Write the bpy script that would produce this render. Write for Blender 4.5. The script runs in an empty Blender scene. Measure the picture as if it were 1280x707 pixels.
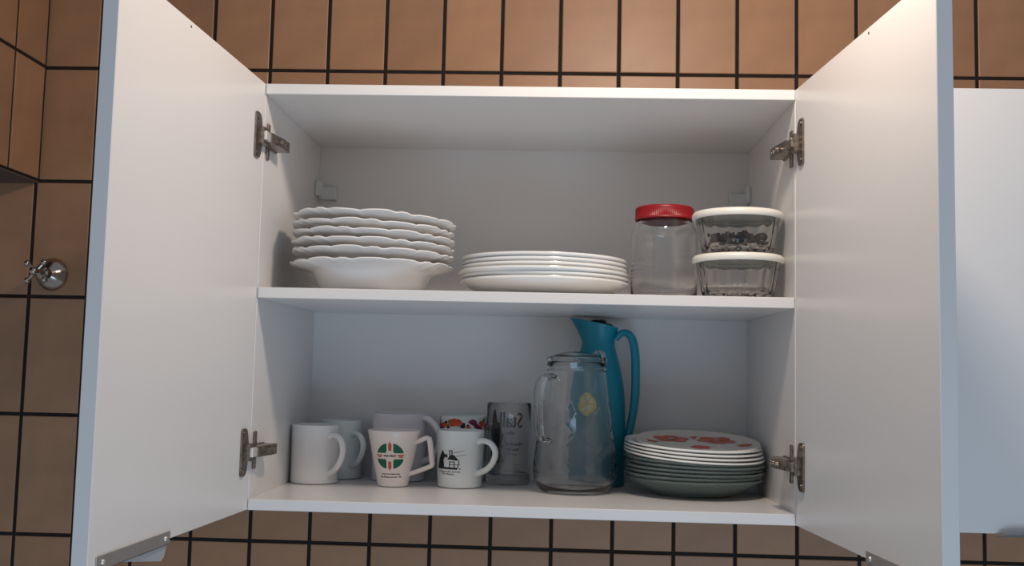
import bpy, bmesh, math, random
from mathutils import Vector, Matrix
from mathutils.geometry import interpolate_bezier
random.seed(7)
C = bpy.context.scene.collection
scn = bpy.context.scene

# ------------------------------------------------------------------ camera
cam_d = bpy.data.cameras.new('camera')
cam_d.sensor_width = 36.0
cam_d.lens = 1286.9 / 1280 * 36.0
cam_d.clip_start = 0.02
cam = bpy.data.objects.new('camera', cam_d)
C.objects.link(cam)
cam.matrix_world = Matrix(((0.9989651583651945, -0.019439572600707694, 0.04111830966252964, 0.04404604),
                           (0.039286229384878024, -0.08672729860523083, -0.9954571652549183, -1.83002612),
                           (0.02291734175511222, 0.9960424080799676, -0.08587384207742454, 0.20380214),
                           (0, 0, 0, 1)))
scn.camera = cam

# ------------------------------------------------------------------ light
world = bpy.data.worlds.new('world')
scn.world = world
world.use_nodes = True
bg = world.node_tree.nodes['Background']
bg.inputs[0].default_value = (0.80, 0.88, 1.0, 1)
bg.inputs[1].default_value = 0.28

def lamp(name, kind, loc, power, color, size=None, target=None, size_y=None):
    d = bpy.data.lights.new(name, kind)
    d.energy = power
    d.color = color
    if kind == 'AREA':
        d.shape = 'RECTANGLE'; d.size = size; d.size_y = size_y or size
    else:
        d.shadow_soft_size = size
    o = bpy.data.objects.new(name, d)
    C.objects.link(o)
    o.location = loc
    if target is not None:
        o.rotation_euler = (Vector(target) - Vector(loc)).to_track_quat('-Z', 'Y').to_euler()
    return o
lamp('ceiling_lamp', 'POINT', (0.21, -0.80, 0.95), 16.5, (1.0, 0.84, 0.70), 0.06)
lamp('window_daylight', 'AREA', (0.6, -2.6, -1.3), 16, (0.54, 0.76, 1.0), 1.4, (0, 0, 0.2), 1.2)

scn.view_settings.view_transform = 'Standard'
scn.view_settings.look = 'None'
scn.view_settings.gamma = 1.0
scn.view_settings.use_curve_mapping = False
scn.view_settings.exposure = 0.12

# ------------------------------------------------------------------ materials
def nodes(m):
    m.use_nodes = True
    return m.node_tree.nodes, m.node_tree.links, m.node_tree.nodes['Principled BSDF']

def mat(name, col, rough=0.5, metal=0.0, noise=0.0, nscale=8.0, bump=0.0, bscale=60.0, rand=0.0, coat=0.0,
        trans=0.0, ior=1.45, spec=0.5):
    m = bpy.data.materials.new(name)
    N, L, b = nodes(m)
    b.inputs['Base Color'].default_value = (*col, 1)
    b.inputs['Roughness'].default_value = rough
    b.inputs['Metallic'].default_value = metal
    b.inputs['IOR'].default_value = ior
    b.inputs['Transmission Weight'].default_value = trans
    b.inputs['Coat Weight'].default_value = coat
    b.inputs['Coat Roughness'].default_value = 0.12
    b.inputs['Specular IOR Level'].default_value = spec
    tc = N.new('ShaderNodeTexCoord')
    out = None
    if noise:
        nz = N.new('ShaderNodeTexNoise'); nz.inputs['Scale'].default_value = nscale; nz.inputs['Detail'].default_value = 5
        L.new(tc.outputs['Object'], nz.inputs['Vector'])
        mr = N.new('ShaderNodeMapRange')
        mr.inputs['From Min'].default_value = 0.3; mr.inputs['From Max'].default_value = 0.7
        mr.inputs['To Min'].default_value = 1 - noise; mr.inputs['To Max'].default_value = 1 + noise
        L.new(nz.outputs['Fac'], mr.inputs['Value'])
        out = mr.outputs['Result']
    if rand:
        oi = N.new('ShaderNodeObjectInfo')
        mr2 = N.new('ShaderNodeMapRange')
        mr2.inputs['To Min'].default_value = 1 - rand; mr2.inputs['To Max'].default_value = 1 + rand
        L.new(oi.outputs['Random'], mr2.inputs['Value'])
        if out is None: out = mr2.outputs['Result']
        else:
            mm = N.new('ShaderNodeMath'); mm.operation = 'MULTIPLY'
            L.new(out, mm.inputs[0]); L.new(mr2.outputs['Result'], mm.inputs[1]); out = mm.outputs[0]
    if out is not None:
        vm = N.new('ShaderNodeVectorMath'); vm.operation = 'SCALE'
        vm.inputs[0].default_value = col
        L.new(out, vm.inputs['Scale']); L.new(vm.outputs[0], b.inputs['Base Color'])
    if bump:
        nb = N.new('ShaderNodeTexNoise'); nb.inputs['Scale'].default_value = bscale; nb.inputs['Detail'].default_value = 4
        L.new(tc.outputs['Object'], nb.inputs['Vector'])
        bp = N.new('ShaderNodeBump'); bp.inputs['Strength'].default_value = bump; bp.inputs['Distance'].default_value = 0.002
        L.new(nb.outputs['Fac'], bp.inputs['Height']); L.new(bp.outputs['Normal'], b.inputs['Normal'])
    return m

LAM = mat('white_laminate', (0.79, 0.77, 0.755), 0.26, noise=0.012, nscale=3, bump=0.03, bscale=25)
LAME = mat('laminate_edge', (0.76, 0.76, 0.76), 0.35, noise=0.05, nscale=20)
TILE = mat('brown_glazed_tile', (0.345, 0.185, 0.100), 0.42, noise=0.10, nscale=14, bump=0.05, bscale=12, rand=0.08)
GROUT = mat('dark_grout', (0.012, 0.009, 0.008), 0.9, noise=0.3, nscale=60, bump=0.4, bscale=200)
NICKEL = mat('tarnished_nickel', (0.30, 0.25, 0.21), 0.32, 1.0, noise=0.35, nscale=180, bump=0.3, bscale=200)
BRIGHT = mat('bright_nickel', (0.85, 0.81, 0.76), 0.4, 0.6)
ALU = mat('brushed_aluminium', (0.55, 0.54, 0.53), 0.5, 0.85, noise=0.06, nscale=100)
CHROME = mat('aged_chrome', (0.42, 0.37, 0.33), 0.16, 1.0, noise=0.1, nscale=60)
PLAST = mat('white_plastic', (0.72, 0.74, 0.73), 0.4)
LID = mat('cream_white_lid', (0.85, 0.83, 0.76), 0.35)
CER = mat('white_glazed_ceramic', (0.86, 0.86, 0.86), 0.12, coat=0.3)
CERW = mat('cream_glazed_ceramic', (0.88, 0.79, 0.75), 0.2, coat=0.2)
CERG = mat('cool_grey_white_ceramic', (0.78, 0.83, 0.83), 0.12, coat=0.3)
CERL = mat('faint_lilac_ceramic', (0.76, 0.74, 0.79), 0.15, coat=0.3)
PORC = mat('white_porcelain', (0.80, 0.78, 0.76), 0.22, coat=0.2)
DINN = mat('bright_white_porcelain', (0.86, 0.86, 0.84), 0.15, coat=0.3)
OPAL = mat('opal_white_glass', (0.86, 0.85, 0.82), 0.12, coat=0.3)
PEACH = mat('warm_white_plate_glaze', (0.84, 0.77, 0.70), 0.15, coat=0.3)
SMOKE = mat('smoked_green_glass', (0.40, 0.50, 0.49), 0.06, trans=0.72, ior=1.5)
def glass(name, col, rough=0.0):
    m = bpy.data.materials.new(name)
    N, L, b = nodes(m)
    b.inputs['Base Color'].default_value = (*col, 1)
    b.inputs['Roughness'].default_value = rough
    b.inputs['IOR'].default_value = 1.46
    b.inputs['Transmission Weight'].default_value = 1.0
    return m
GLASS = glass('clear_glass', (1.0, 1.0, 1.0))
GLASSW = glass('clear_moulded_glass', (1.0, 1.0, 0.985))
CLEARP = glass('clear_lid_plastic', (0.97, 0.98, 0.98), 0.04)
TEAL = mat('teal_plastic', (0.006, 0.225, 0.320), 0.40, noise=0.05, nscale=8, bump=0.06, bscale=90)
BLACK = mat('black_plastic', (0.012, 0.010, 0.012), 0.35)
RED = mat('red_painted_metal', (0.27, 0.005, 0.010), 0.4)
INKK = mat('black_print', (0.015, 0.015, 0.016), 0.5)
INKGR = mat('green_print', (0.0, 0.13, 0.065), 0.4)
INKR = mat('red_orange_print', (0.62, 0.10, 0.055), 0.4)
INKB = mat('navy_print', (0.008, 0.010, 0.05), 0.45)
ORANGE = mat('orange_print', (0.72, 0.085, 0.015), 0.3, noise=0.25, nscale=60)
PURP = mat('plum_print', (0.20, 0.02, 0.08), 0.4)
OLIVE = mat('olive_print', (0.20, 0.18, 0.03), 0.4)
YEL = mat('lemon_print', (0.62, 0.55, 0.10), 0.4, noise=0.15, nscale=120)
YELP = mat('pale_lemon_print', (0.72, 0.70, 0.40), 0.4)
DARKST = mat('dark_brown_beans', (0.035, 0.018, 0.015), 0.5, noise=0.3, nscale=80)

# ------------------------------------------------------------------ helpers
def link(name, me, parent=None, smooth=False, loc=None):
    o = bpy.data.objects.new(name, me); C.objects.link(o)
    if parent is not None: o.parent = parent
    if loc is not None: o.location = loc
    return o

def obj(name, bm, m, parent=None, smooth=True, angle=35, label=None):
    bmesh.ops.recalc_face_normals(bm, faces=bm.faces)
    me = bpy.data.meshes.new(name)
    if smooth:
        for f in bm.faces: f.smooth = True
        for e in bm.edges:
            if len(e.link_faces) == 2 and e.calc_face_angle(0) > math.radians(angle): e.smooth = False
    bm.to_mesh(me); bm.free()
    me.materials.append(m)
    o = link(name, me, parent)
    if label: o['label'] = label
    return o

def thing(name, label, cat, loc=(0, 0, 0), rot=(0, 0, 0), group=None):
    o = bpy.data.objects.new(name, None); C.objects.link(o)
    o.location = loc; o.rotation_euler = rot
    o.empty_display_size = 0.03
    o['label'] = label; o['category'] = cat
    if group: o['group'] = group
    return o

def box(bm, x0, x1, y0, y1, z0, z1, bev=0.0, seg=1):
    r = bmesh.ops.create_cube(bm, size=1.0, matrix=Matrix.Translation(((x0+x1)/2, (y0+y1)/2, (z0+z1)/2)) @ Matrix.Diagonal((abs(x1-x0), abs(y1-y0), abs(z1-z0), 1)))
    if bev:
        es = list({e for v in r['verts'] for e in v.link_edges})
        bmesh.ops.bevel(bm, geom=es, offset=bev, segments=seg, affect='EDGES', profile=0.5)
    return bm

def boxo(name, m, parent, x0, x1, y0, y1, z0, z1, bev=0.0008, seg=1, label=None):
    bm = bmesh.new(); box(bm, x0, x1, y0, y1, z0, z1, bev, seg)
    return obj(name, bm, m, parent, smooth=False, label=label)

def lathe(prof, n=72, mod=None, closed=True, M=None):
    """prof: list of (r,z); r==0 ends become poles. mod(theta, r, z) -> (r, z)"""
    bm = bmesh.new()
    rings = []
    for (r, z) in prof:
        if r < 1e-6:
            rings.append([bm.verts.new((0, 0, z))])
        else:
            ring = []
            for i in range(n):
                t = 2*math.pi*i/n
                rr, zz = mod(t, r, z) if mod else (r, z)
                ring.append(bm.verts.new((rr*math.cos(t), rr*math.sin(t), zz)))
            rings.append(ring)
    def bridge(a, b):
        if len(a) == 1 and len(b) == 1: return
        for i in range(n):
            j = (i+1) % n
            if len(a) == 1: bm.faces.new((a[0], b[i], b[j]))
            elif len(b) == 1: bm.faces.new((a[i], b[0], a[j]))
            else: bm.faces.new((a[i], b[i], b[j], a[j]))
    for a, b in zip(rings, rings[1:]): bridge(a, b)
    if closed and len(rings[0]) > 1 and len(rings[-1]) > 1: bridge(rings[-1], rings[0])
    if M is not None: bm.transform(M)
    return bm

def smooth_path(pts, n=6):
    pts = [Vector(p) for p in pts]
    out = []
    P = [pts[0]*2 - pts[1]] + pts + [pts[-1]*2 - pts[-2]]
    for i in range(1, len(P)-2):
        for k in range(n):
            t = k/n
            a, b, c, d = P[i-1], P[i], P[i+1], P[i+2]
            out.append(0.5*((2*b) + (c-a)*t + (2*a-5*b+4*c-d)*t*t + (3*b-a-3*c+d)*t**3))
    out.append(pts[-1])
    return out

def sweep(path, rw, rt, side, seg=12, taper=None, squar=2.0, bm=None):
    """elliptical (superellipse) bar along path; rw half-width along `side`, rt half thickness."""
    bm = bm or bmesh.new()
    side = Vector(side).normalized()
    rings = []
    for i, p in enumerate(path):
        tdir = (path[min(i+1, len(path)-1)] - path[max(i-1, 0)]).normalized()
        nrm = tdir.cross(side).normalized()
        s2 = nrm.cross(tdir).normalized()
        k = taper(i/(len(path)-1)) if taper else 1
        ring = []
        for j in range(seg):
            a = 2*math.pi*j/seg
            ca, sa = math.cos(a), math.sin(a)
            ex = 2/squar
            x = math.copysign(abs(ca)**ex, ca)*rw*k; y = math.copysign(abs(sa)**ex, sa)*rt*k
            ring.append(bm.verts.new(p + s2*x + nrm*y))
        rings.append(ring)
    for a, b in zip(rings, rings[1:]):
        for j in range(seg):
            k = (j+1) % seg
            bm.faces.new((a[j], a[k], b[k], b[j]))
    bm.faces.new(rings[0][::-1]); bm.faces.new(rings[-1])
    return bm

def cyl(bm, p0, p1, r, n=16, r2=None):
    p0, p1 = Vector(p0), Vector(p1)
    d = p1-p0
    M = Matrix.Translation((p0+p1)/2) @ d.to_track_quat('Z', 'Y').to_matrix().to_4x4()
    bmesh.ops.create_cone(bm, cap_ends=True, segments=n, radius1=r, radius2=r if r2 is None else r2, depth=d.length, matrix=M)
    return bm

def ball(bm, p, r, u=12, v=8):
    bmesh.ops.create_uvsphere(bm, u_segments=u, v_segments=v, radius=r, matrix=Matrix.Translation(p))
    return bm

# flat print conforming to a surface: polygons in print coordinates (x right, y up) mapped by surf(x,y)
def refine(bm, maxlen):
    bmesh.ops.triangulate(bm, faces=bm.faces)
    for _ in range(6):
        es = [e for e in bm.edges if e.calc_length() > maxlen]
        if not es: break
        bmesh.ops.subdivide_edges(bm, edges=es, cuts=1)
        bmesh.ops.triangulate(bm, faces=[f for f in bm.faces if len(f.verts) > 3])

def print_obj(name, polys, surf, m, parent, maxlen=0.006, label=None):
    bm = bmesh.new()
    for pl in polys:
        vs = [bm.verts.new((x, y, 0)) for x, y in pl]
        try: bm.faces.new(vs)
        except ValueError: pass
    refine(bm, maxlen)
    for v in bm.verts: v.co = surf(v.co.x, v.co.y)
    me = bpy.data.meshes.new(name)
    bm.to_mesh(me); bm.free()
    me.materials.append(m)
    o = link(name, me, parent)
    if label: o['label'] = label
    return o

def text_polys_mesh(lines, sx=1.0):
    """lines: (text, x_center, y, height). Returns a bmesh in the xy plane."""
    bm = bmesh.new()
    for (t, xc, y, h, w) in lines:
        cu = bpy.data.curves.new('lettering', 'FONT')
        cu.body = t; cu.align_x = 'CENTER'; cu.size = h*1.4; cu.resolution_u = 2
        o = bpy.data.objects.new('lettering', cu); C.objects.link(o)
        dg = bpy.context.evaluated_depsgraph_get(); dg.update()
        me = o.evaluated_get(dg).to_mesh()
        b2 = bmesh.new(); b2.from_mesh(me)
        xs = [v.co.x for v in b2.verts]
        k = w/(max(xs)-min(xs)) if (w and xs) else 1
        for v in b2.verts: v.co = Vector((v.co.x*k + xc, v.co.y + y, 0))
        tmp = bpy.data.meshes.new('t'); b2.to_mesh(tmp); b2.free()
        bm.from_mesh(tmp); bpy.data.meshes.remove(tmp)
        o.evaluated_get(dg).to_mesh_clear()
        bpy.data.objects.remove(o); bpy.data.curves.remove(cu)
    return bm

def text_obj(name, lines, surf, m, parent, bold=0.0, label=None):
    bm = text_polys_mesh(lines)
    if bold:
        dup = bmesh.ops.duplicate(bm, geom=bm.verts[:]+bm.edges[:]+bm.faces[:])
        for v in [g for g in dup['geom'] if isinstance(g, bmesh.types.BMVert)]: v.co.x += bold
    refine(bm, 0.006)
    for v in bm.verts: v.co = surf(v.co.x, v.co.y)
    me = bpy.data.meshes.new(name); bm.to_mesh(me); bm.free(); me.materials.append(m)
    o = link(name, me, parent)
    if label: o['label'] = label
    return o

def wrap(rf, phi0, sign=1, off=0.0003):
    """print on a turned surface: phi0 = azimuth of the print's origin; x runs to the viewer's right (front side)."""
    def s(x, z):
        r = rf(z) + off
        t = phi0 + sign*x/r
        return Vector((r*math.cos(t), r*math.sin(t), z))
    return s

# ------------------------------------------------------------------ dimensions
W, D, H, ZS, T = 0.385, 0.3628, 0.6174, 0.3176, 0.0155
YB = 0.008
TW, TH, TX0, TZ0 = 0.10677, 0.21301, -0.70067, -0.10511

# ------------------------------------------------------------------ tiled wall
def plane_bm(pts):
    bm = bmesh.new(); bm.faces.new([bm.verts.new(p) for p in pts]); return bm
bm = bmesh.new(); box(bm, -1.75, 1.75, YB+0.0022, YB+0.06, -0.75, 1.40)
wall = obj('wall_back', bm, GROUT, smooth=False); wall['kind'] = 'structure'

def tile_mesh(w, h):
    bm = bmesh.new()
    g = 0.0066; b = 0.0014
    x0, x1, z0, z1 = g/2, w-g/2, g/2, h-g/2
    base = [(x0, .003, z0), (x1, .003, z0), (x1, .003, z1), (x0, .003, z1)]
    mid = [(x0, .0008, z0), (x1, .0008, z0), (x1, .0008, z1), (x0, .0008, z1)]
    top = [(x0+b, 0, z0+b), (x1-b, 0, z0+b), (x1-b, 0, z1-b), (x0+b, 0, z1-b)]
    R = [[bm.verts.new(p) for p in q] for q in (base, mid, top)]
    for a, c in zip(R, R[1:]):
        for i in range(4):
            j = (i+1) % 4
            bm.faces.new((a[i], a[j], c[j], c[i]))
    bm.faces.new(R[2])
    bmesh.ops.recalc_face_normals(bm, faces=bm.faces)
    me = bpy.data.meshes.new('tile')
    bm.to_mesh(me); bm.free(); me.materials.append(TILE)
    # make the outside face towards -y
    if me.polygons[-1].normal.y > 0: me.flip_normals()
    return me
TM = tile_mesh(TW, TH)
for i in range(-6, 20):
    for k in range(-2, 7):
        x = TX0+i*TW; z = TZ0+k*TH
        if x > -0.39 and x+TW < 1.18 and k in (1, 2): continue      # wholly behind the cabinets
        if x < -0.95 and k >= 3 and x+TW < -0.905: continue          # behind the boxed-in duct
        t = link('tile', TM, wall, loc=(x, YB+random.uniform(-.0003, .0003), z))
        t.rotation_euler = (random.uniform(-.003, .003), 0, random.uniform(-.004, .004))
# tiled duct (bulkhead) at the upper left
XD, ZD = -0.9055, TZ0+3*TH
bm = bmesh.new(); box(bm, -1.75, XD-0.0022, -0.62, YB, ZD+0.001, 1.40)
duct = obj('wall_left', bm, GROUT, smooth=False); duct['kind'] = 'structure'
for j in range(0, 6):
    for k in range(3, 7):
        t = link('tile', TM, duct, loc=(XD, YB-(j+1)*TW, TZ0+k*TH))
        t.rotation_euler = (0, 0, math.pi/2)
        t.location = (XD, YB-.0050-(j+1)*TW, TZ0+k*TH)
boxo('shaded_underside', mat('underside_shade_brown', (.085, .055, .045), .8, noise=.1), duct, -1.75, XD-.004, -.62, YB-.0005, ZD-.004, ZD+.0005)  # shade under the duct, put into the panel's dark brown colour

# ------------------------------------------------------------------ stopcock valve
vx, vz = -0.872, 0.361
valve = thing('stopcock_valve', 'old chrome stopcock with round wall flange and four-armed cross handle on the brown tiles', 'valve', (vx, YB, vz), (math.radians(90), 0, 0))
M = None
obj('flange', lathe([(0, .0), (.029, .0), (.0295, .002), (.028, .006), (.022, .013), (.014, .019), (.010, .022), (0, .022)], 40, closed=False), CHROME, valve)
obj('spindle', lathe([(0, .018), (.0095, .018), (.0095, .030), (.0115, .031), (.0115, .040), (.007, .042), (.0065, .056), (0, .056)], 24, closed=False), CHROME, valve)
hb = bmesh.new()
cyl(hb, (0, 0, .052), (0, 0, .070), .009, 20, .0075)
ball(hb, (0, 0, .070), .0075)
for a in (45, 135, 225, 315):
    d = Vector((math.cos(math.radians(a+4)), math.sin(math.radians(a+4)), 0))
    cyl(hb, Vector((0, 0, .062)), Vector((0, 0, .062))+d*.020, .0048, 12, .0034)
    ball(hb, Vector((0, 0, .062))+d*.0215, .0058)
obj('cross_handle', hb, CHROME, valve)

# ------------------------------------------------------------------ wall cabinet
cab = thing('wall_cabinet', 'white laminate wall cabinet with both doors swung open showing crockery on two shelves', 'cabinet', (0, 0, 0))
SP = 0.0155
boxo('side_panel', LAM, cab, -W-SP, -W, -D+.0025, 0, 0, H)
boxo('side_panel', LAM, cab, W, W+SP, -D+.0025, 0, 0, H)
boxo('top_panel', LAM, cab, -W, W, -D, 0, H-T, H)
boxo('bottom_panel', LAM, cab, -W, W, -D, 0, 0, T)
boxo('shelf', LAM, cab, -W+.0006, W-.0006, -D+.001, -.0005, ZS-T, ZS)
boxo('back_panel', LAM, cab, -W-SP, W+SP, 0.0, 0.0045, 0, H, 0.0003)

def door(s, ang, L, parent, other):
    """s=-1 left, 1 right. Local frame: x from hinge to free edge, y outward, z up."""
    d = Vector((s*math.cos(ang), -math.sin(ang), 0))
    rz = math.atan2(d.y, d.x)
    # outward normal must be +s x
    e = bpy.data.objects.new('door', None)
    bm = bmesh.new()
    sy = 1 if (Matrix.Rotation(rz, 3, 'Z') @ Vector((0, 1, 0))).x*s > 0 else -1
    y0, y1 = sorted((0, sy*.0175))
    box(bm, .0015, L, y0, y1, 0.0005, H-.0003, .0008)
    dr = obj('door', bm, LAM, parent, smooth=False, label='open white door hinged on the %s side' % ('left' if s < 0 else 'right'))
    dr.location = (s*W, -D, 0); dr.rotation_euler = (0, 0, rz)
    i = -sy     # inward direction along local y
    # bent metal pull under the lower edge
    bm = bmesh.new()
    u0, u1 = (.262, .436) if s < 0 else (.256, .430)
    box(bm, u0, u1, *sorted((i*.0002, i*.0016)), -.0052, .0100, .0003)
    box(bm, u0, u1, *sorted((i*.0016, sy*.018)), -.0052, -.0036, .0003)
    obj('handle_plate', bm, ALU, dr, smooth=False, label='grey metal pull screwed to the bottom edge of the door')
    bm = bmesh.new()
    # flared finger lip, rounded at its ends
    n = 14
    rows = []
    for a in range(n+1):
        u = u0+.001+.112*a/n
        q = abs(2*a/n-1)
        q = 0 if a < 1 else q
        drop = -.0195+.0195*min(1, max(0, (u-u0)/.115))-.0012
        if a == 0: drop += .004
        row = []
        for b in range(6):
            t = b/5
            row.append(bm.verts.new((u, sy*(.0012+.0035*t), -.0044+drop*t)))
        rows.append(row)
    for r0, r1 in zip(rows, rows[1:]):
        for b in range(5): bm.faces.new((r0[b], r0[b+1], r1[b+1], r1[b]))
    g = bmesh.ops.solidify(bm, geom=bm.faces[:], thickness=.0014)
    obj('pull_lip', bm, PLAST, dr, label='white downturned finger lip')
    for uu in (u0+.013, u1-.013):
        bm = bmesh.new(); cyl(bm, (uu, i*.0012, .0028), (uu, i*.0032, .0028), .0032, 14, .0022)
        obj('screw', bm, BRIGHT, dr)
    bm = bmesh.new(); cyl(bm, (.272, i*-.0005, H-.0075), (.272, i*.0004, H-.0075), .0016, 10)
    obj('pilot_hole', bm, BLACK, dr, label='small dark screw hole')
    return dr
AL, AR = 1.51576, 1.48683
dl = door(-1, AL, .4516, cab, None)
drr = door(1, AR, .4440, cab, None)

def hinge(s, ang, zc, tilt=0):
    h = bpy.data.objects.new('hinge', None)
    d = Vector((s*math.cos(ang), -math.sin(ang), 0)); n = Vector((-s, 0, 0)); n = (n - d*n.dot(d)).normalized()
    # main mesh of the hinge = winged cup plate on the door (part), with arm, link, mounting plate as sub-parts
    O = Vector((s*W, -D, zc))
    def fr(u, w, z): return O + d*u + n*w + Vector((0, 0, z))
    bm = bmesh.new()
    # winged plate outline in (u,z)
    out = [(.014, -.012), (.017, -.024), (.021, -.031), (.027, -.033), (.037, -.033), (.040, -.030), (.040, .030), (.037, .033), (.027, .033), (.021, .031), (.017, .024), (.014, .012)]
    a = [bm.verts.new(fr(u, .0004, z)) for u, z in out]
    b = [bm.verts.new(fr(u, .0028, z)) for u, z in out]
    bm.faces.new(a); bm.faces.new(b)
    for i in range(len(out)): j = (i+1) % len(out); bm.faces.new((a[i], a[j], b[j], b[i]))
    hb = obj('hinge', bm, NICKEL, cab, smooth=False, label='tarnished nickel cup hinge')
    for z in (-.026, .026):
        bm = bmesh.new(); cyl(bm, fr(.032, .002, z), fr(.032, .0045, z), .0035, 12)
        obj('screw', bm, NICKEL, hb)
    bm = bmesh.new()
    bmesh.ops.create_cube(bm, size=1)
    R = Matrix((d, n, Vector((0, 0, 1)))).transposed().to_4x4()
    bm.transform(Matrix.Translation(fr(.020, .0065, 0)) @ R @ Matrix.Diagonal((.022, .009, .024, 1)))
    obj('hinge_cup', bm, NICKEL, hb, smooth=False)
    # bright link
    bm = bmesh.new()
    X = -s
    box(bm, *sorted((s*W-X*.0005, s*W+X*.0135)), -D-.030, -D-.006, zc-.0066, zc+.0066, .0015, 2)
    obj('link', bm, BRIGHT if s < 0 else NICKEL, hb, smooth=False)
    # arm running back along the side panel
    bm = bmesh.new()
    pts = [(-D-.010, .008, .0155), (-D+.012, .006, .0185), (-D+.030, .003, .0225), (-D+.058, .002, .0235)]
    zz = .0075
    prev = None; rings = []
    for y, w0, w1 in pts:
        rings.append([bm.verts.new((s*W+X*w, y, zc+z)) for w, z in ((w0, -zz), (w1, -zz), (w1, zz), (w0, zz))])
    for r0, r1 in zip(rings, rings[1:]):
        for i in range(4): j = (i+1) % 4; bm.faces.new((r0[i], r0[j], r1[j], r1[i]))
    bm.faces.new(rings[0]); bm.faces.new(rings[-1])
    obj('arm', bm, NICKEL, hb, smooth=False)
    for y in (-D+.018, -D+.036, -D+.049):
        bm = bmesh.new(); cyl(bm, (s*W+X*.0195, y, zc), (s*W+X*.0250, y, zc), .0034, 12)
        obj('screw', bm, NICKEL, hb)
    # cross-shaped mounting plate on the side panel
    bm = bmesh.new()
    box(bm, *sorted((s*W+X*.0002, s*W+X*.003)), -D+.012, -D+.024, zc-.027, zc+.027, .001)
    box(bm, *sorted((s*W+X*.0002, s*W+X*.0045)), -D+.006, -D+.060, zc-.009, zc+.009, .001)
    obj('mounting_plate', bm, NICKEL, hb, smooth=False)
    return hb
for s, a in ((-1, AL), (1, AR)):
    for zc in (.534, .083): hinge(s, a, zc)

for s in (-1, 1):      # white plastic cabinet hangers in the upper back corners
    bm = bmesh.new()
    x0 = s*W
    box(bm, *sorted((x0-s*.0005, x0-s*.034)), -.0135, -.0005, .505, .528, .002, 2)
    box(bm, *sorted((x0-s*.0003, x0-s*.008)), -.036, -.0005, .508, .536, .002, 2)
    obj('hanging_bracket', bm, PLAST, cab, smooth=False)

# neighbouring cabinet on the right, closed
nb = thing('wall_cabinet', 'closed white wall cabinet at the right edge beside the open door', 'cabinet', (0.4025, 0, 0))
boxo('carcass', LAM, nb, .001, .80, -D+.002, 0, 0.001, H-.001)
for k in range(2):
    x0 = .0015+k*.4
    dd = boxo('door', LAM, nb, x0, x0+.397, -D-.0180, -D, -.0002, H, .0008)
    bm = bmesh.new()
    u0, u1 = (.244, .374) if k == 0 else (.424, .554)
    n = 12; rows = []
    for a in range(n+1):
        u = u0+(u1-u0)*a/n
        q = abs(2*a/n-1); w = 1-q**8
        row = []
        for b in range(6):
            t = b/5
            row.append(bm.verts.new((u, -D-.0175-.0125*math.sin(t*1.5)*w-.0012, .0078*t*w-.0045)))
        rows.append(row)
    for r0, r1 in zip(rows, rows[1:]):
        for b in range(5): bm.faces.new((r0[b], r0[b+1], r1[b+1], r1[b]))
    bmesh.ops.solidify(bm, geom=bm.faces[:], thickness=.0012)
    obj('handle', bm, ALU, dd, label='metal finger pull along the bottom edge')

# ------------------------------------------------------------------ mugs
def mug_body(r_top, r_bot, h, th=.0032, lip=.0008, curve=0.0, base_r=.003, n=64, mod=None):
    P = [(0, .0022), (r_bot-.006, .0022), (r_bot-.005, 0), (r_bot-base_r, 0), (r_bot-.0006, .0012), (r_bot, base_r)]
    k = 12
    for i in range(1, k):
        t = i/k
        P.append((r_bot+(r_top-r_bot)*(t+curve*math.sin(math.pi*t)), base_r+(h-base_r-.002)*t))
    P += [(r_top+lip*.3, h-.002), (r_top+lip*.2, h-.0006), (r_top-th*.4, h), (r_top-th*.9, h-.0008), (r_top-th, h-.003)]
    for i in range(k-1, 0, -1):
        t = i/k
        P.append((r_bot+(r_top-r_bot)*(t+curve*math.sin(math.pi*t))-th, base_r+(h-base_r-.002)*t))
    P += [(r_bot-th-.004, .0065), (0, .0055)]
    return lathe(P, n, mod, closed=False)

def c_handle(rtop, rbot, z1, z0, out, ang, rw=.0052, rt=.0042, parent=None, m=CER, name='handle'):
    a = math.radians(ang); d = Vector((math.cos(a), math.sin(a), 0)); side = Vector((-math.sin(a), math.cos(a), 0))
    pts = [d*(rtop-.002)+Vector((0, 0, z1-.002)), d*(rtop+.008)+Vector((0, 0, z1+.0)), d*(rtop+out*.72)+Vector((0, 0, z1-.004)),
           d*(rtop+out)+Vector((0, 0, z1-(z1-z0)*.30)), d*(rtop+out*.90)+Vector((0, 0, z1-(z1-z0)*.58)), d*(rtop+out*.50)+Vector((0, 0, z0+(z1-z0)*.16)),
           d*(rbot-.002)+Vector((0, 0, z0))]
    bm = sweep(smooth_path(pts, 6), rw, rt, side, 12, taper=lambda t: 1.0+.35*(abs(2*t-1)**5))
    return obj(name, bm, m, parent, angle=60)

z0 = T+.0003
# A plain white, front left
m = thing('coffee_mug', 'plain white straight-sided mug standing frontmost at the left side panel', 'mug', (-.3445, -.130, z0))
obj('body', mug_body(.0390, .0385, .0945), CER, m)
c_handle(.039, .0388, .079, .016, .030, -38, parent=m)
# B plain white behind
m = thing('coffee_mug', 'plain white mug half hidden behind the leftmost plain white mug', 'mug', (-.3185, -.045, z0))
obj('body', mug_body(.0365, .0355, .0985), CERG, m)
c_handle(.0365, .036, .077, .022, .031, -46, parent=m, m=CERG)
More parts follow.
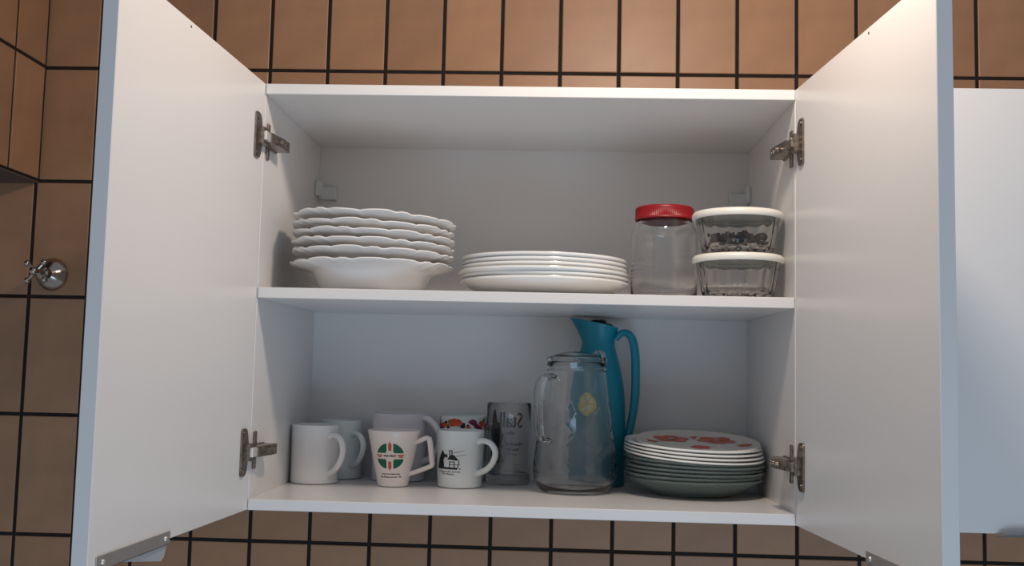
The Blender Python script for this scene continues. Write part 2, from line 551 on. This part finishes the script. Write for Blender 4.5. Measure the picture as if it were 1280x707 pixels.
# C wide lilac-white behind the badge mug
m = thing('coffee_mug', 'wide faintly lilac white mug standing behind the tapered mug with green emblem', 'mug', (-.2170, -.0535, z0))
obj('body', mug_body(.0470, .0462, .1130), CERL, m)
dC = Vector((math.cos(math.radians(-20)), math.sin(math.radians(-20)), 0))
obj('handle', sweep(smooth_path([dC*r_+Vector((0, 0, z_)) for r_, z_ in ((.045, .106), (.056, .1035), (.068, .094), (.0765, .078), (.0755, .058), (.062, .040), (.0445, .032))], 6), .0065, .0055, (-dC.y, dC.x, 0), 12), CERL, m, angle=60)
# D tapered rounded-square mug with green emblem
m = thing('coffee_mug', 'tapered cream mug with angular handle and a green and red round emblem', 'mug', (-.2110, -.1490, z0), (0, 0, math.radians(0)))
RT, RB, HH = .0425, .0250, .0900
def sq(t, r, z):
    k = 1-.5*min(1, max(0, z/HH))
    p = 2+1.1*k
    c, s_ = abs(math.cos(t+math.radians(0))), abs(math.sin(t))
    f = 1/((c**p+s_**p)**(1/p))
    return r*(1+(f-1)*.45), z
obj('body', mug_body(RT, RB, HH, curve=0.03), CERW, m)
def rfD(z):
    t = max(0, min(1, (z-.003)/(HH-.005)))
    return RB+(RT-RB)*(t+.03*math.sin(math.pi*t))
a = math.radians(-14); d = Vector((math.cos(a), math.sin(a), 0)); sd = Vector((-math.sin(a), math.cos(a), 0))
raw = [(rfD(.070)-.003, .070), (.0455, .0745), (.0575, .0795), (.0605, .078), (.0625, .070), (.0665, .041), (.0670, .037), (.0650, .0345), (.046, .0265), (rfD(.020)-.003, .0195)]
obj('handle', sweep([d*r+Vector((0, 0, z)) for r, z in raw], .0052, .0038, sd, 12, squar=3.2), CERW, m, angle=50)
front = math.radians(-90)
sD = wrap(rfD, front+.0)
cx, cz = -.0010, .0500
def arcquad(q, r=.0225, g=.0052):
    s1, s2 = ((1, 1), (-1, 1), (-1, -1), (1, -1))[q]
    pts = [(g, g*1.0)]
    a0 = math.asin(g/r)
    # concave inner side towards the centre
    n = 8
    A = [(r*math.cos(a0+(math.pi/2-2*a0)*i/n), r*math.sin(a0+(math.pi/2-2*a0)*i/n)) for i in range(n+1)]
    pts = [(g+.002, g)] + A + [(g, g+.003)]
    return [(cx+s1*x*1.04, cz+s2*y*.93) for x, y in (pts if s1*s2 > 0 else pts[::-1])]
for q in range(4): print_obj('emblem_quarter', [arcquad(q)], sD, INKGR, m, .004, 'green quarter disc print' if q == 0 else None)
bars = []
def bar(x, y, w, h): return [(cx+x-w/2, cz+y-h/2), (cx+x+w/2, cz+y-h/2), (cx+x+w/2, cz+y+h/2), (cx+x-w/2, cz+y+h/2)]
for sx in (-1, 1):
    print_obj('emblem_bar', [[(cx-.0024, cz+sx*.0085), (cx+.0024, cz+sx*.0085), (cx+.0027, cz+sx*.0180), (cx, cz+sx*.0235), (cx-.0027, cz+sx*.0180)][::sx]], sD, INKR, m, .004, 'red print')
    print_obj('emblem_bar', [bar(sx*.0180, .0012, .0105, .0020), bar(sx*.0180, -.0014, .0072, .0020)], sD, INKR, m, .004, 'red print')
text_obj('lettering', [('MATRIZ', cx, cz-.0014, .0036, .0200)], sD, INKK, m, .0005)
text_obj('lettering', [('CASA DA MEMORIA', cx+.001, .0203, .0021, .031), ('São Mateus do Sul - PR', cx+.001, .0155, .0026, .034)], sD, INKK, m, .0004)
# E white mug with house drawing
m = thing('coffee_mug', 'white mug with a black line drawing of a house beside the tapered emblem mug', 'mug', (-.1045, -.1320, z0))
obj('body', mug_body(.0390, .0362, .0915), CERG, m)
c_handle(.039, .037, .076, .023, .031, -32, parent=m, m=CERG, rw=.0058, rt=.0046)
rfE = lambda z: .0362+(.0390-.0362)*max(0, min(1, (z-.003)/.0865))
sE = wrap(rfE, math.radians(-90-24))
hx, hz = .0, .0285
H1 = [[(-.0165, 0), (-.0160, .004), (-.0135, .016), (-.0095, .0265), (-.0080, .0285), (-.0058, .024), (-.0050, .0215), (-.0035, .0235), (-.0010, .0195), (-.0025, .016), (-.0045, .0185), (-.0062, .0150), (-.0068, .0120), (-.0060, .006), (-.006, .0)],
      [(.0000, .0175), (-.0020, .0135), (.0010, .0142), (.0075, .0132), (.0118, .0128), (.0095, .0165), (.0062, .0215), (.0015, .0215)],
      [(.0005, .0215), (.0005, .0290), (.0018, .0295), (.0018, .0215)], [(.0034, .0215), (.0034, .0292), (.0046, .0295), (.0046, .0215)],
      [(.0008, .0278), (.0008, .0290), (.0043, .0292), (.0043, .0280)],
      [(-.0165, -.001), (-.0165, .0022), (.0100, .0016), (.0100, -.0014)],
      [(.0006, .001), (.0006, .0115), (.0017, .0115), (.0017, .001)], [(.0060, .001), (.0060, .0120), (.0070, .0120), (.0070, .001)],
      [(.0006, .0100), (.0006, .0112), (.0070, .0112), (.0070, .0100)], [(.0006, .0058), (.0006, .0066), (.0130, .0069), (.0130, .0062)],
      [(.0098, .0000), (.0110, .0020), (.0122, .0128), (.0114, .0128), (.0102, .0040)],
      [(.0062, .0250), (.0062, .0258), (.0175, .0292), (.0175, .0287)], [(.0080, .0195), (.0080, .0201), (.0190, .0224), (.0190, .0219)],
      [(.0118, -.0010), (.0118, .0008), (.0134, .0008), (.0134, -.0010)]]
print_obj('house_drawing', [[(hx+x*1.5, hz+.003+y) for x, y in pl] for pl in H1], sE, INKK, m, .004)
text_obj('lettering', [('Colonia do Rio da Areia', hx-.0005, .0255, .0021, .0400), ('M.S. Mateus', hx-.002, .0218, .0021, .0220)], sE, INKK, m, .0004)
# F floral mug behind
m = thing('coffee_mug', 'white mug with a red, orange and plum floral band standing behind the house-drawing mug', 'mug', (-.1085, -.0445, z0))
obj('body', mug_body(.0400, .0385, .1110), CERG, m)
c_handle(.040, .039, .090, .024, .024, 22, parent=m, m=CERG)
rfF = lambda z: .0385+.0015*max(0, min(1, (z-.003)/.106))
sF = wrap(rfF, front)
def blob(x, z, r, n=9, sx=1.2, k=.25):
    return [(x+sx*r*(1+random.uniform(-k, k))*math.cos(2*math.pi*i/n), z+r*(1+random.uniform(-k, k))*math.sin(2*math.pi*i/n)) for i in range(n)]
for col, nm, spots in ((ORANGE, 'orange', [(-.012, .1005, .0062), (-.006, .1005, .006), (-.035, .096, .006), (.040, .098, .006)]),
                       (INKR, 'red', [(-.017, .098, .004), (.012, .092, .004), (-.052, .10, .006), (.055, .094, .006)]),
                       (PURP, 'plum', [(.022, .1005, .0058), (.028, .094, .0045), (.034, .090, .005), (-.045, .092, .005), (.016, .102, .003)]),
                       (OLIVE, 'olive', [(-.021, .102, .0036), (-.024, .095, .003), (.046, .103, .004)]),
                       (INKK, 'black', [(-.029, .100, .0032), (.003, .0945, .0042), (.0045, .098, .0025), (-.024, .092, .003), (.012, .0965, .0016), (.036, .1005, .0026), (-.004, .103, .0015)])):
    for s_ in spots: print_obj('floral_print', [blob(*s_)], sF, col, m, .004, nm + ' flower print')
# ------------------------------------------------------------------ glass tumbler
m = thing('glass_tumbler', 'tall clear glass with dark blue lettering and a black picture, beside the house mug', 'glass', (-.0285, -.0650, z0))
R_, h_ = .0378, .1350
P = [(0, .003), (R_-.012, .0025), (R_-.004, 0), (R_-.001, .001), (R_, .004), (R_, .010), (R_-.0006, .0125), (R_-.0002, .016), (R_-.0002, .05), (R_, .09), (R_, h_-.002), (R_-.0009, h_), (R_-.0014, h_-.002), (R_-.0014, .09), (R_-.0014, .03), (R_-.0030, .0165), (R_-.008, .0150), (0, .0140)]
obj('body', lathe(P, 72, closed=False), GLASS, m, angle=50)
rfT = lambda z: R_
# lettering sits on the far side, so it reads mirrored through the glass
back = math.radians(90)
sT = wrap(rfT, back, sign=1, off=.0003)
text_obj('lettering', [('Stall', -.0035, .0905, .0200, .042)], sT, INKB, m, .0012, 'dark blue lettering seen mirrored')
text_obj('lettering', [('de', -.001, .0790, .0075, .014), ('Mundial', -.010, .0600, .0060, .030), ('Rio-Sul', -.006, .0510, .0050, .022), ('desde 1980', -.006, .0430, .0030, .020)], sT, INKB, m, .0008)
tw = [(.011, .030), (.037, .030), (.038, .050), (.036, .052), (.037, .075), (.039, .078), (.039, .092), (.036, .095), (.035, .108), (.032, .114), (.029, .114), (.027, .108), (.024, .098), (.014, .095), (.015, .084), (.010, .080), (.014, .066), (.010, .058), (.015, .048), (.012, .040)]
print_obj('black_picture', [tw[::-1]], sT, INKK, m, .005)

# ------------------------------------------------------------------ glass pitcher
m = thing('glass_pitcher', 'clear glass pitcher with diamond relief and clear lid in front of the teal thermos', 'pitcher', (.0825, -.1625, z0))
outer = [(.0500, 0), (.0555, .002), (.0600, .010), (.0650, .021), (.0675, .030), (.0672, .040), (.0655, .055), (.0630, .075), (.0602, .095), (.0575, .115), (.0550, .135), (.0525, .155), (.0500, .175), (.0482, .187), (.0476, .195)]
def pr_(z):
    for (r0, a0), (r1, a1) in zip(outer, outer[1:]):
        if a0 <= z <= a1: return r0+(r1-r0)*(z-a0)/(a1-a0)
    return outer[-1][0]
P = [(0, .003), (.040, .002), (.046, 0)] + [(pr_(z), z) for z in [0.0005]] + [(pr_(z/1000), z/1000) for z in range(4, 192, 2)]
P += [(.0476, .193), (.0490, .1945), (.0492, .197), (.0478, .1985), (.0476, .204), (.0470, .206), (.0455, .205)]
P += [(pr_(z/1000)-.0019, z/1000) for z in range(192, 12, -6)] + [(.055, .0065), (.042, .0050), (0, .0048)]
def dia(t, r, z):
    if abs(r-pr_(z)) < .0005 and .034 < z < .150:
        n = 6
        u = t*n/(2*math.pi); v = (z-.034)/.058
        a1 = abs(((u+v) % 1)-.5); a2 = abs(((u-v) % 1)-.5)
        e = min(1, (z-.034)/.01)*min(1, (.150-z)/.015)
        g = max(math.exp(-(a1/.030)**2), math.exp(-(a2/.030)**2))
        return r-.0005*g*e, z
    return r, z
obj('body', lathe(P, 288, dia, closed=False), GLASS, m, angle=60)
a = math.radians(-137); d = Vector((math.cos(a), math.sin(a), 0)); sd = Vector((-math.sin(a), math.cos(a), 0))
hp = smooth_path([d*.0460+Vector((0, 0, .176)), d*.056+Vector((0, 0, .183)), d*.070+Vector((0, 0, .181)), d*.0795+Vector((0, 0, .166)), d*.0815+Vector((0, 0, .135)), d*.0800+Vector((0, 0, .105)), d*.076+Vector((0, 0, .088)), d*.0660+Vector((0, 0, .0815)), d*.0608+Vector((0, 0, .085))], 6)
obj('handle', sweep(hp, .0115, .0042, sd, 16, taper=lambda t: 1-.25*t, squar=2.6), GLASS, m, angle=60)
# clear lid with a thumb tab on the right
P = [(.0440, .199), (.0448, .2072), (.0490, .2075), (.0494, .2095), (.0488, .2115), (.0420, .2150), (.0300, .2195), (.0150, .2225), (0, .2235), ]
Pin = [(0, .2215), (.0150, .2207), (.0300, .2177), (.0420, .2130), (.0430, .199)]
obj('lid', lathe(P+Pin, 72, closed=True), CLEARP, m, angle=50)
a = math.radians(-20); d = Vector((math.cos(a), math.sin(a), 0)); sd = Vector((-math.sin(a), math.cos(a), 0))
bm = sweep(smooth_path([d*.030+Vector((0, 0, .2175)), d*.036+Vector((0, 0, .2240)), d*.043+Vector((0, 0, .2215)), d*.047+Vector((0, 0, .2125)), d*.0475+Vector((0, 0, .203))], 5), .0085, .0022, sd, 12, squar=3)
obj('lid_tab', bm, CLEARP, m, angle=60)

# ------------------------------------------------------------------ teal thermos
tx, ty = .1215, -.0498
m = thing('thermos_jug', 'tall teal plastic thermos jug with long handle behind the glass pitcher', 'thermos', (tx, ty, z0))
P = [(0, .002), (.042, .002), (.0435, 0), (.0470, .0015), (.0478, .006), (.0472, .012), (.0480, .030), (.0482, .060), (.0480, .090), (.0478, .115), (.0472, .140), (.0450, .165), (.0412, .188), (.0365, .207), (.0318, .223), (.0290, .234), (.0280, .242)]
def neck(t, r, z): return r, z
# upper flaring collar with a pouring lip to the left
levels = [(.242, .0280, 0), (.250, .0288, .002), (.258, .0302, .006), (.266, .0322, .011), (.2735, .0345, .0165)]
full = [(r, z) for r, z in P] + [(r, z) for z, r, _ in levels[1:]] + [(.0325, .2738), (.0300, .262), (.0270, .255), (0, .255)]
def lip(t, r, z):
    if z > .2425 and r > .0275:
        k = (z-.2425)/.031
        c = max(0, math.cos(t-math.pi))**6
        # lifted towards the left, sloping to the right
        return r*(1+.42*k*c), z + k*(.0065*(-math.cos(t))+.003*c)
    return r, z
obj('body', lathe(full, 96, lip, closed=False), TEAL, m, angle=40)
obj('stopper', lathe([(0, .258), (.0265, .258), (.0275, .268), (.0240, .273), (.0150, .2745), (.0130, .2790), (.0100, .2805), (0, .2808)], 48, closed=False), BLACK, m)
d = Vector((math.cos(math.radians(-10)), math.sin(math.radians(-10)), 0)); sd = Vector((-d.y, d.x, 0))
hp = smooth_path([d*.0300+Vector((0, 0, .2480)), d*.040+Vector((0, 0, .2580)), d*.0520+Vector((0, 0, .2570)), d*.0600+Vector((0, 0, .2440)), d*.0640+Vector((0, 0, .2200)), d*.0650+Vector((0, 0, .1850)), d*.0645+Vector((0, 0, .150)), d*.0600+Vector((0, 0, .115)), d*.0530+Vector((0, 0, .082)), d*.0480+Vector((0, 0, .060)), d*.0455+Vector((0, 0, .045))], 5)
obj('handle', sweep(hp, .0105, .0062, sd, 14, squar=3, taper=lambda t: .85+.3*math.sin(t*3.14)), TEAL, m, angle=60)
# lemon slice print on the thermos
def prth(z):
    for (r0, a0), (r1, a1) in zip(P, P[1:]):
        if a0 <= z <= a1: return r0+(r1-r0)*(z-a0)/(a1-a0)
    return .03
sTh = wrap(prth, math.radians(-90-24), off=.0006)
lz = .137
print_obj('lemon_print', [[(.0170*(1+.05*math.cos(4*q))*math.cos(q), lz+.0185*(1+.05*math.cos(4*q))*math.sin(q)) for q in [2*math.pi*i/24 for i in range(24)]]], sTh, YEL, m, .005, label='yellow lemon slice print')
segs = []
for i in range(7):
    q0 = 2*math.pi*(i+.12)/7; q1 = 2*math.pi*(i+.88)/7
    segs.append([(.003*math.cos((q0+q1)/2), lz+.003*math.sin((q0+q1)/2)), (.0125*math.cos(q0), lz+.0135*math.sin(q0)), (.0138*math.cos((q0+q1)/2), lz+.0145*math.sin((q0+q1)/2)), (.0125*math.cos(q1), lz+.0135*math.sin(q1))])
for sg in segs: print_obj('lemon_segment', [sg], wrap(prth, math.radians(-90-24), off=.0010), YELP, m, .005)

# ------------------------------------------------------------------ plates
def coupe(R, h, foot, th=.0028, n=96, mod=None, rim=.0):
    """shallow coupe plate, foot radius, height h"""
    P = [(0, .0022), (foot-.004, .0022), (foot-.003, 0), (foot-.0005, 0), (foot, .0015)]
    k = 8
    for i in range(1, k+1):
        t = i/k
        r = foot+(R-foot)*t
        P.append((r, .0015+(h-th-.0015)*(t**1.35)))
    P += [(R, h-th*.5), (R-.0008, h), (R-.003, h-.0003)]
    for i in range(k-1, 0, -1):
        t = i/k
        r = foot+(R-foot)*t
        P.append((r-.0015, .0015+(h-th-.0015)*(t**1.35)+th))
    P += [(foot-.006, .0022+th*.9), (0, .0022+th*.9)]
    return lathe(P, n, mod, closed=False)

def plate_tower(name_fn, n, base, step, jit, tilt_fn, make, cat, group, labels):
    objs = []
    for i in range(n):
        o = make(i)
        o['label'] = labels[i]; o['category'] = cat; o['group'] = group
        dx, dy = random.uniform(-jit, jit), random.uniform(-jit, jit)
        o.location = (base[0]+dx, base[1]+dy, base[2]+step(i))
        o.rotation_euler = (*tilt_fn(i), random.uniform(0, 6.28) if name_fn else 0)
        objs.append(o)
    return objs

# scalloped soup plates (upper shelf, left)
def soup_mesh():
    P = [(0, .0030), (.070, .0030), (.0715, 0), (.0750, 0), (.0770, .0018), (.0800, .0055), (.0832, .012), (.0872, .021), (.0905, .0275), (.0935, .0312), (.1000, .0335), (.1120, .0370), (.1195, .0392), (.1240, .0408), (.1250, .0422), (.1240, .0440), (.1190, .0432), (.1110, .0404), (.0990, .0370), (.0915, .0350), (.0870, .0300), (.0835, .0200), (.0775, .0105), (.0700, .0062), (0, .0058)]
    def mod(t, r, z):
        k = max(0, min(1, (r-.094)/.030))
        # irregular scallops: groups of small waves between longer plain arcs
        w = abs(math.sin(6*t))**.55
        w2 = math.cos(24*t)*max(0, math.cos(6*t*1.0))**2
        return r*(1+k*(.014*w-.007+.011*w2+.004*math.sin(11*t))), z+k*(.0024*w+.0022*w2-.0012+.0008*math.sin(7*t))
    return lathe(P, 240, mod, closed=False)
bm = soup_mesh()
proto = obj('soup_plate', bm, PORC, angle=50)
ordn = ['bottom', 'second from the bottom', 'third from the bottom', 'fourth from the bottom', 'fifth from the bottom', 'top']
zs_soup = [0, .0150, .0288, .0418, .0548, .0690]
spx = [0, .0018, .0000, .0010, -.0006, .0015]
for i in range(6):
    o = proto if i == 0 else proto.copy()
    if i: C.objects.link(o)
    o['label'] = ('white scalloped soup plate resting on the shelf, bottom of the left stack', 'white scalloped soup plate second from the bottom of the left stack', 'white scalloped soup plate third from the bottom of the left stack', 'white scalloped soup plate fourth from the bottom of the left stack', 'white scalloped soup plate just under the topmost of the left stack', 'topmost white scalloped soup plate of the left stack on the upper shelf')[i]
    o['category'] = 'plate'; o['group'] = 'scalloped soup plates stacked on the upper shelf'
    o.location = (-.2390+spx[i], -.2500+(.001*(-1)**i), ZS+.0003+zs_soup[i]+(.0014 if i else 0))
    o.rotation_mode = 'ZYX'
    o.rotation_euler = (0, math.radians([0.0, .9, 1.3, 1.6, 1.9, 2.3][i]), 0.35+1.05*i*.33)

# white dinner plates (upper shelf, centre)
dl_ = ('white coupe dinner plate at the bottom of the centre stack on the upper shelf', 'white dinner plate second from the bottom of the centre stack', 'white dinner plate third from the bottom of the centre stack', 'white dinner plate fourth from the bottom of the centre stack', 'white dinner plate just under the topmost of the centre stack', 'topmost white dinner plate of the centre stack on the upper shelf')
protoD = obj('dinner_plate', coupe(.1325, .0260, .083, .0034), DINN, angle=50)
for i in range(6):
    o = protoD if i == 0 else protoD.copy()
    if i: C.objects.link(o)
    o['label'] = dl_[i]; o['category'] = 'plate'; o['group'] = 'white dinner plates stacked on the upper shelf'
    s = [1.0, 1.0, 1.008, .985, .983, .983][i]
    o.scale = (s, s, 1)
    o.location = (.0270+[.0005, .001, -.0008, 0, .0005, 0][i], -.2180+[0, .002, -.001, 0, .001, 0][i], ZS+.0003+i*.0070)
    o.rotation_mode = 'ZYX'
    o.rotation_euler = (0, math.radians([0, .1, .2, .15, .2, .25][i]), i)

# glass and opal plates (bottom right)
px_, py_ = .2720, -.1500
R0 = .1100
gl = ['deep smoked glass plate resting on the cabinet floor, lowest of the right stack'] + ['smoked green-grey glass plate %s of the dark plates in the right stack' % s for s in ('second lowest', 'third lowest', 'fourth lowest', 'second highest', 'highest')]
pg0 = obj('glass_plate', coupe(.1090, .0290, .060, .0028), SMOKE, angle=50)
pg1 = None
for i in range(6):
    o = pg0 if i == 0 else pg0.copy()
    if i: C.objects.link(o)
    o['label'] = gl[i]; o['category'] = 'plate'; o['group'] = 'smoked glass plates in the bottom right stack'
    s = [1.0, 1.01, 1.02, 1.015, 1.02, 1.02][i]
    o.scale = (s, s, 1)
    o.location = (px_+.001*(-1)**i, py_, z0+i*.0062)
    o.rotation_mode = 'ZYX'
    o.rotation_euler = (math.radians(.25*i), math.radians(.3*i), i*.7)
wl = ['lowest white opal plate directly on the smoked glass plates', 'second white opal plate above the smoked glass plates', 'third white opal plate above the smoked glass plates', 'highest plain white opal plate, just under the flowered plate']
pw = obj('opal_plate', coupe(.1115, .0180, .068, .0026), OPAL, angle=50)
for i in range(4):
    o = pw if i == 0 else pw.copy()
    if i: C.objects.link(o)
    o['label'] = wl[i]; o['category'] = 'plate'; o['group'] = 'white opal plates in the bottom right stack'
    s = [1.0, .995, .985, .975][i]
    o.scale = (s, s, 1)
    o.location = (px_-.0005-.0006*i, py_-.0010, z0+.0480+i*.0056)
    o.rotation_mode = 'ZYX'
    o.rotation_euler = (math.radians(3.0), math.radians(2.6-.2*i), i)
# flowered plate on top
fp = thing('flowered_plate', 'white plate with orange-red flowers lying on top of the bottom right stack', 'plate', (px_+.0060, py_-.0020, z0+.0768), (math.radians(6.0), math.radians(.9), 0))
FR, FH, FF = .0990, .0095, .066
obj('dish', coupe(FR, FH, FF, .0028), PEACH, fp, angle=50)
def fz(r):
    if r < FF-.002: return .0022+.0028*.9
    t = min(1, (r+.0015-FF)/(FR-FF)); t = max(0, t)
    return max(.0022+.00252, .0015+(FH-.0028-.0015)*(t**1.35)+.0028)
def sP(x, y): return Vector((x, y, fz(math.hypot(x, y))+.0006))
def flower(cx_, cy_, R, n=5, rot=0):
    pls = []
    for i in range(n):
        a0 = rot+2*math.pi*i/n
        c = (cx_+R*.58*math.cos(a0), cy_+R*.58*math.sin(a0))
        pls.append([(c[0]+R*.42*math.cos(b)*1.05, c[1]+R*.42*math.sin(b)) for b in [2*math.pi*k/12 for k in range(12)]])
    pls.append([(cx_+R*.3*math.cos(b), cy_+R*.3*math.sin(b)) for b in [2*math.pi*k/8 for k in range(8)]])
    return pls
fl = [(-.038, .030, .030, .3), (.034, .030, .032, .9), (.074, -.010, .012, .2), (.000, -.040, .016, .5), (-.072, -.002, .010, 0)]
for k, (x, y, R, ro) in enumerate(fl):
    print_obj('flower_print', flower(x, y, R, 5, ro), sP, ORANGE, fp, .006, label='orange-red flower print')
print_obj('bud_print', [[(-.0005, .030), (.0006, .030), (.001, .045), (.006, .050), (.008, .062), (.000, .058), (-.006, .060), (-.003, .048)]], sP, ORANGE, fp, .006)
for x, y in ((-.038, .030), (.034, .030)):
    print_obj('flower_centre', [[(x+.005*math.cos(b), y+.005*math.sin(b)) for b in [2*math.pi*k/10 for k in range(10)]]], lambda x, y: sP(x, y)+Vector((0, 0, .0004)), PEACH, fp, .006)

# ------------------------------------------------------------------ glass jar with red lid
m = thing('glass_jar', 'large empty clear glass jar with a red screw lid between plates and bowls', 'jar', (.2145, -.2220, ZS+.0003))
Rj = .0515
P = [(0, .0035), (.040, .0020), (.0445, 0), (.0490, .0010), (.0512, .005), (Rj, .010), (Rj, .050), (Rj, .098), (.0508, .107), (.0485, .114), (.0450, .1200), (.0425, .1235), (.0415, .1262), (.0415, .1400),
     (.0395, .1400), (.0395, .1262), (.0405, .1225), (.0430, .1185), (.0465, .1125), (.0486, .1060), (.0494, .098), (.0494, .050), (.0494, .012), (.0470, .0075), (0, .0065)]
obj('body', lathe(P, 96, closed=False), GLASS, m, angle=55)
def knurl(t, r, z):
    if r > .0440 and .128 < z < .1435: return r+.0004*math.cos(90*t), z
    return r, z
P = [(.0430, .1270), (.0448, .1262), (.0458, .1272), (.0458, .1290), (.0450, .1300), (.0450, .1430), (.0446, .1455), (.0430, .1470), (.0395, .1472), (.0385, .1462), (0, .1462), (0, .1448), (.0425, .1440), (.0430, .1430)]
obj('lid', lathe(P, 180, knurl, closed=True), RED, m, angle=40)

# ------------------------------------------------------------------ fluted glass bowls with white lids
def glass_bowl(loc, label, rot):
    m = thing('lidded_glass_bowl', label, 'bowl', loc, (0, 0, rot), 'fluted glass bowls stacked on the upper shelf')
    hB = .0575
    O = [(.0490, 0), (.0510, .0012), (.0525, .005), (.0545, .014), (.0570, .026), (.0592, .038), (.0612, .050), (.0622, hB-.002), (.0618, hB)]
    I = [(.0592, hB), (.0588, .048), (.0566, .036), (.0542, .022), (.0520, .012), (.0480, .0078), (0, .0070)]
    P = [(0, .0030), (.042, .0022), (.0460, 0)] + O + I
    def fl(t, r, z):
        if .004 < z < .050:
            k = min(1, (z-.003)/.01)*min(1, (.052-z)/.006)
            return r-.0022*k*abs(math.sin(8*t))**1.6, z
        return r, z
    obj('bowl', lathe(P, 192, fl, closed=False), GLASSW, m, angle=50)
    P = [(.0610, hB-.0035), (.0660, hB-.0040), (.0672, hB-.0025), (.0674, hB+.0015), (.0668, hB+.0045), (.0640, hB+.0070), (.0610, hB+.0074), (.0585, hB+.0060), (0, hB+.0060), (0, hB+.0040), (.0575, hB+.0040), (.0640, hB+.0035), (.0650, hB), ]
    obj('lid', lathe(P, 96, closed=True), LID, m, angle=40)
    return m
bx, by = .3170, -.2900
glass_bowl((bx, by, ZS+.0003), 'lower fluted glass bowl with white lid, empty, standing on the shelf', .1)
glass_bowl((bx-.0008, by, ZS+.0003+.0652), 'upper fluted glass bowl with white lid holding dark pieces, stacked on the other', .45)
bm = bmesh.new()
for i in range(140):
    a = random.uniform(0, 6.283); r = .043*math.sqrt(random.random()); z = random.uniform(0, .021)
    s = random.uniform(.004, .006)
    Mx = Matrix.Translation((r*math.cos(a), r*math.sin(a), z)) @ Matrix.Rotation(random.uniform(0, 3), 4, 'X') @ Matrix.Rotation(random.uniform(0, 3), 4, 'Z') @ Matrix.Diagonal((s, s*.8, s*.7, 1))
    bmesh.ops.create_icosphere(bm, subdivisions=1, radius=1, matrix=Mx)
o = obj('dark_beans', bm, DARKST, angle=80)
o.location = (bx-.0008, by, ZS+.0652+.0125)
o['label'] = 'dark brown dried pieces heaped inside the upper lidded glass bowl'; o['category'] = 'food'; o['kind'] = 'stuff'
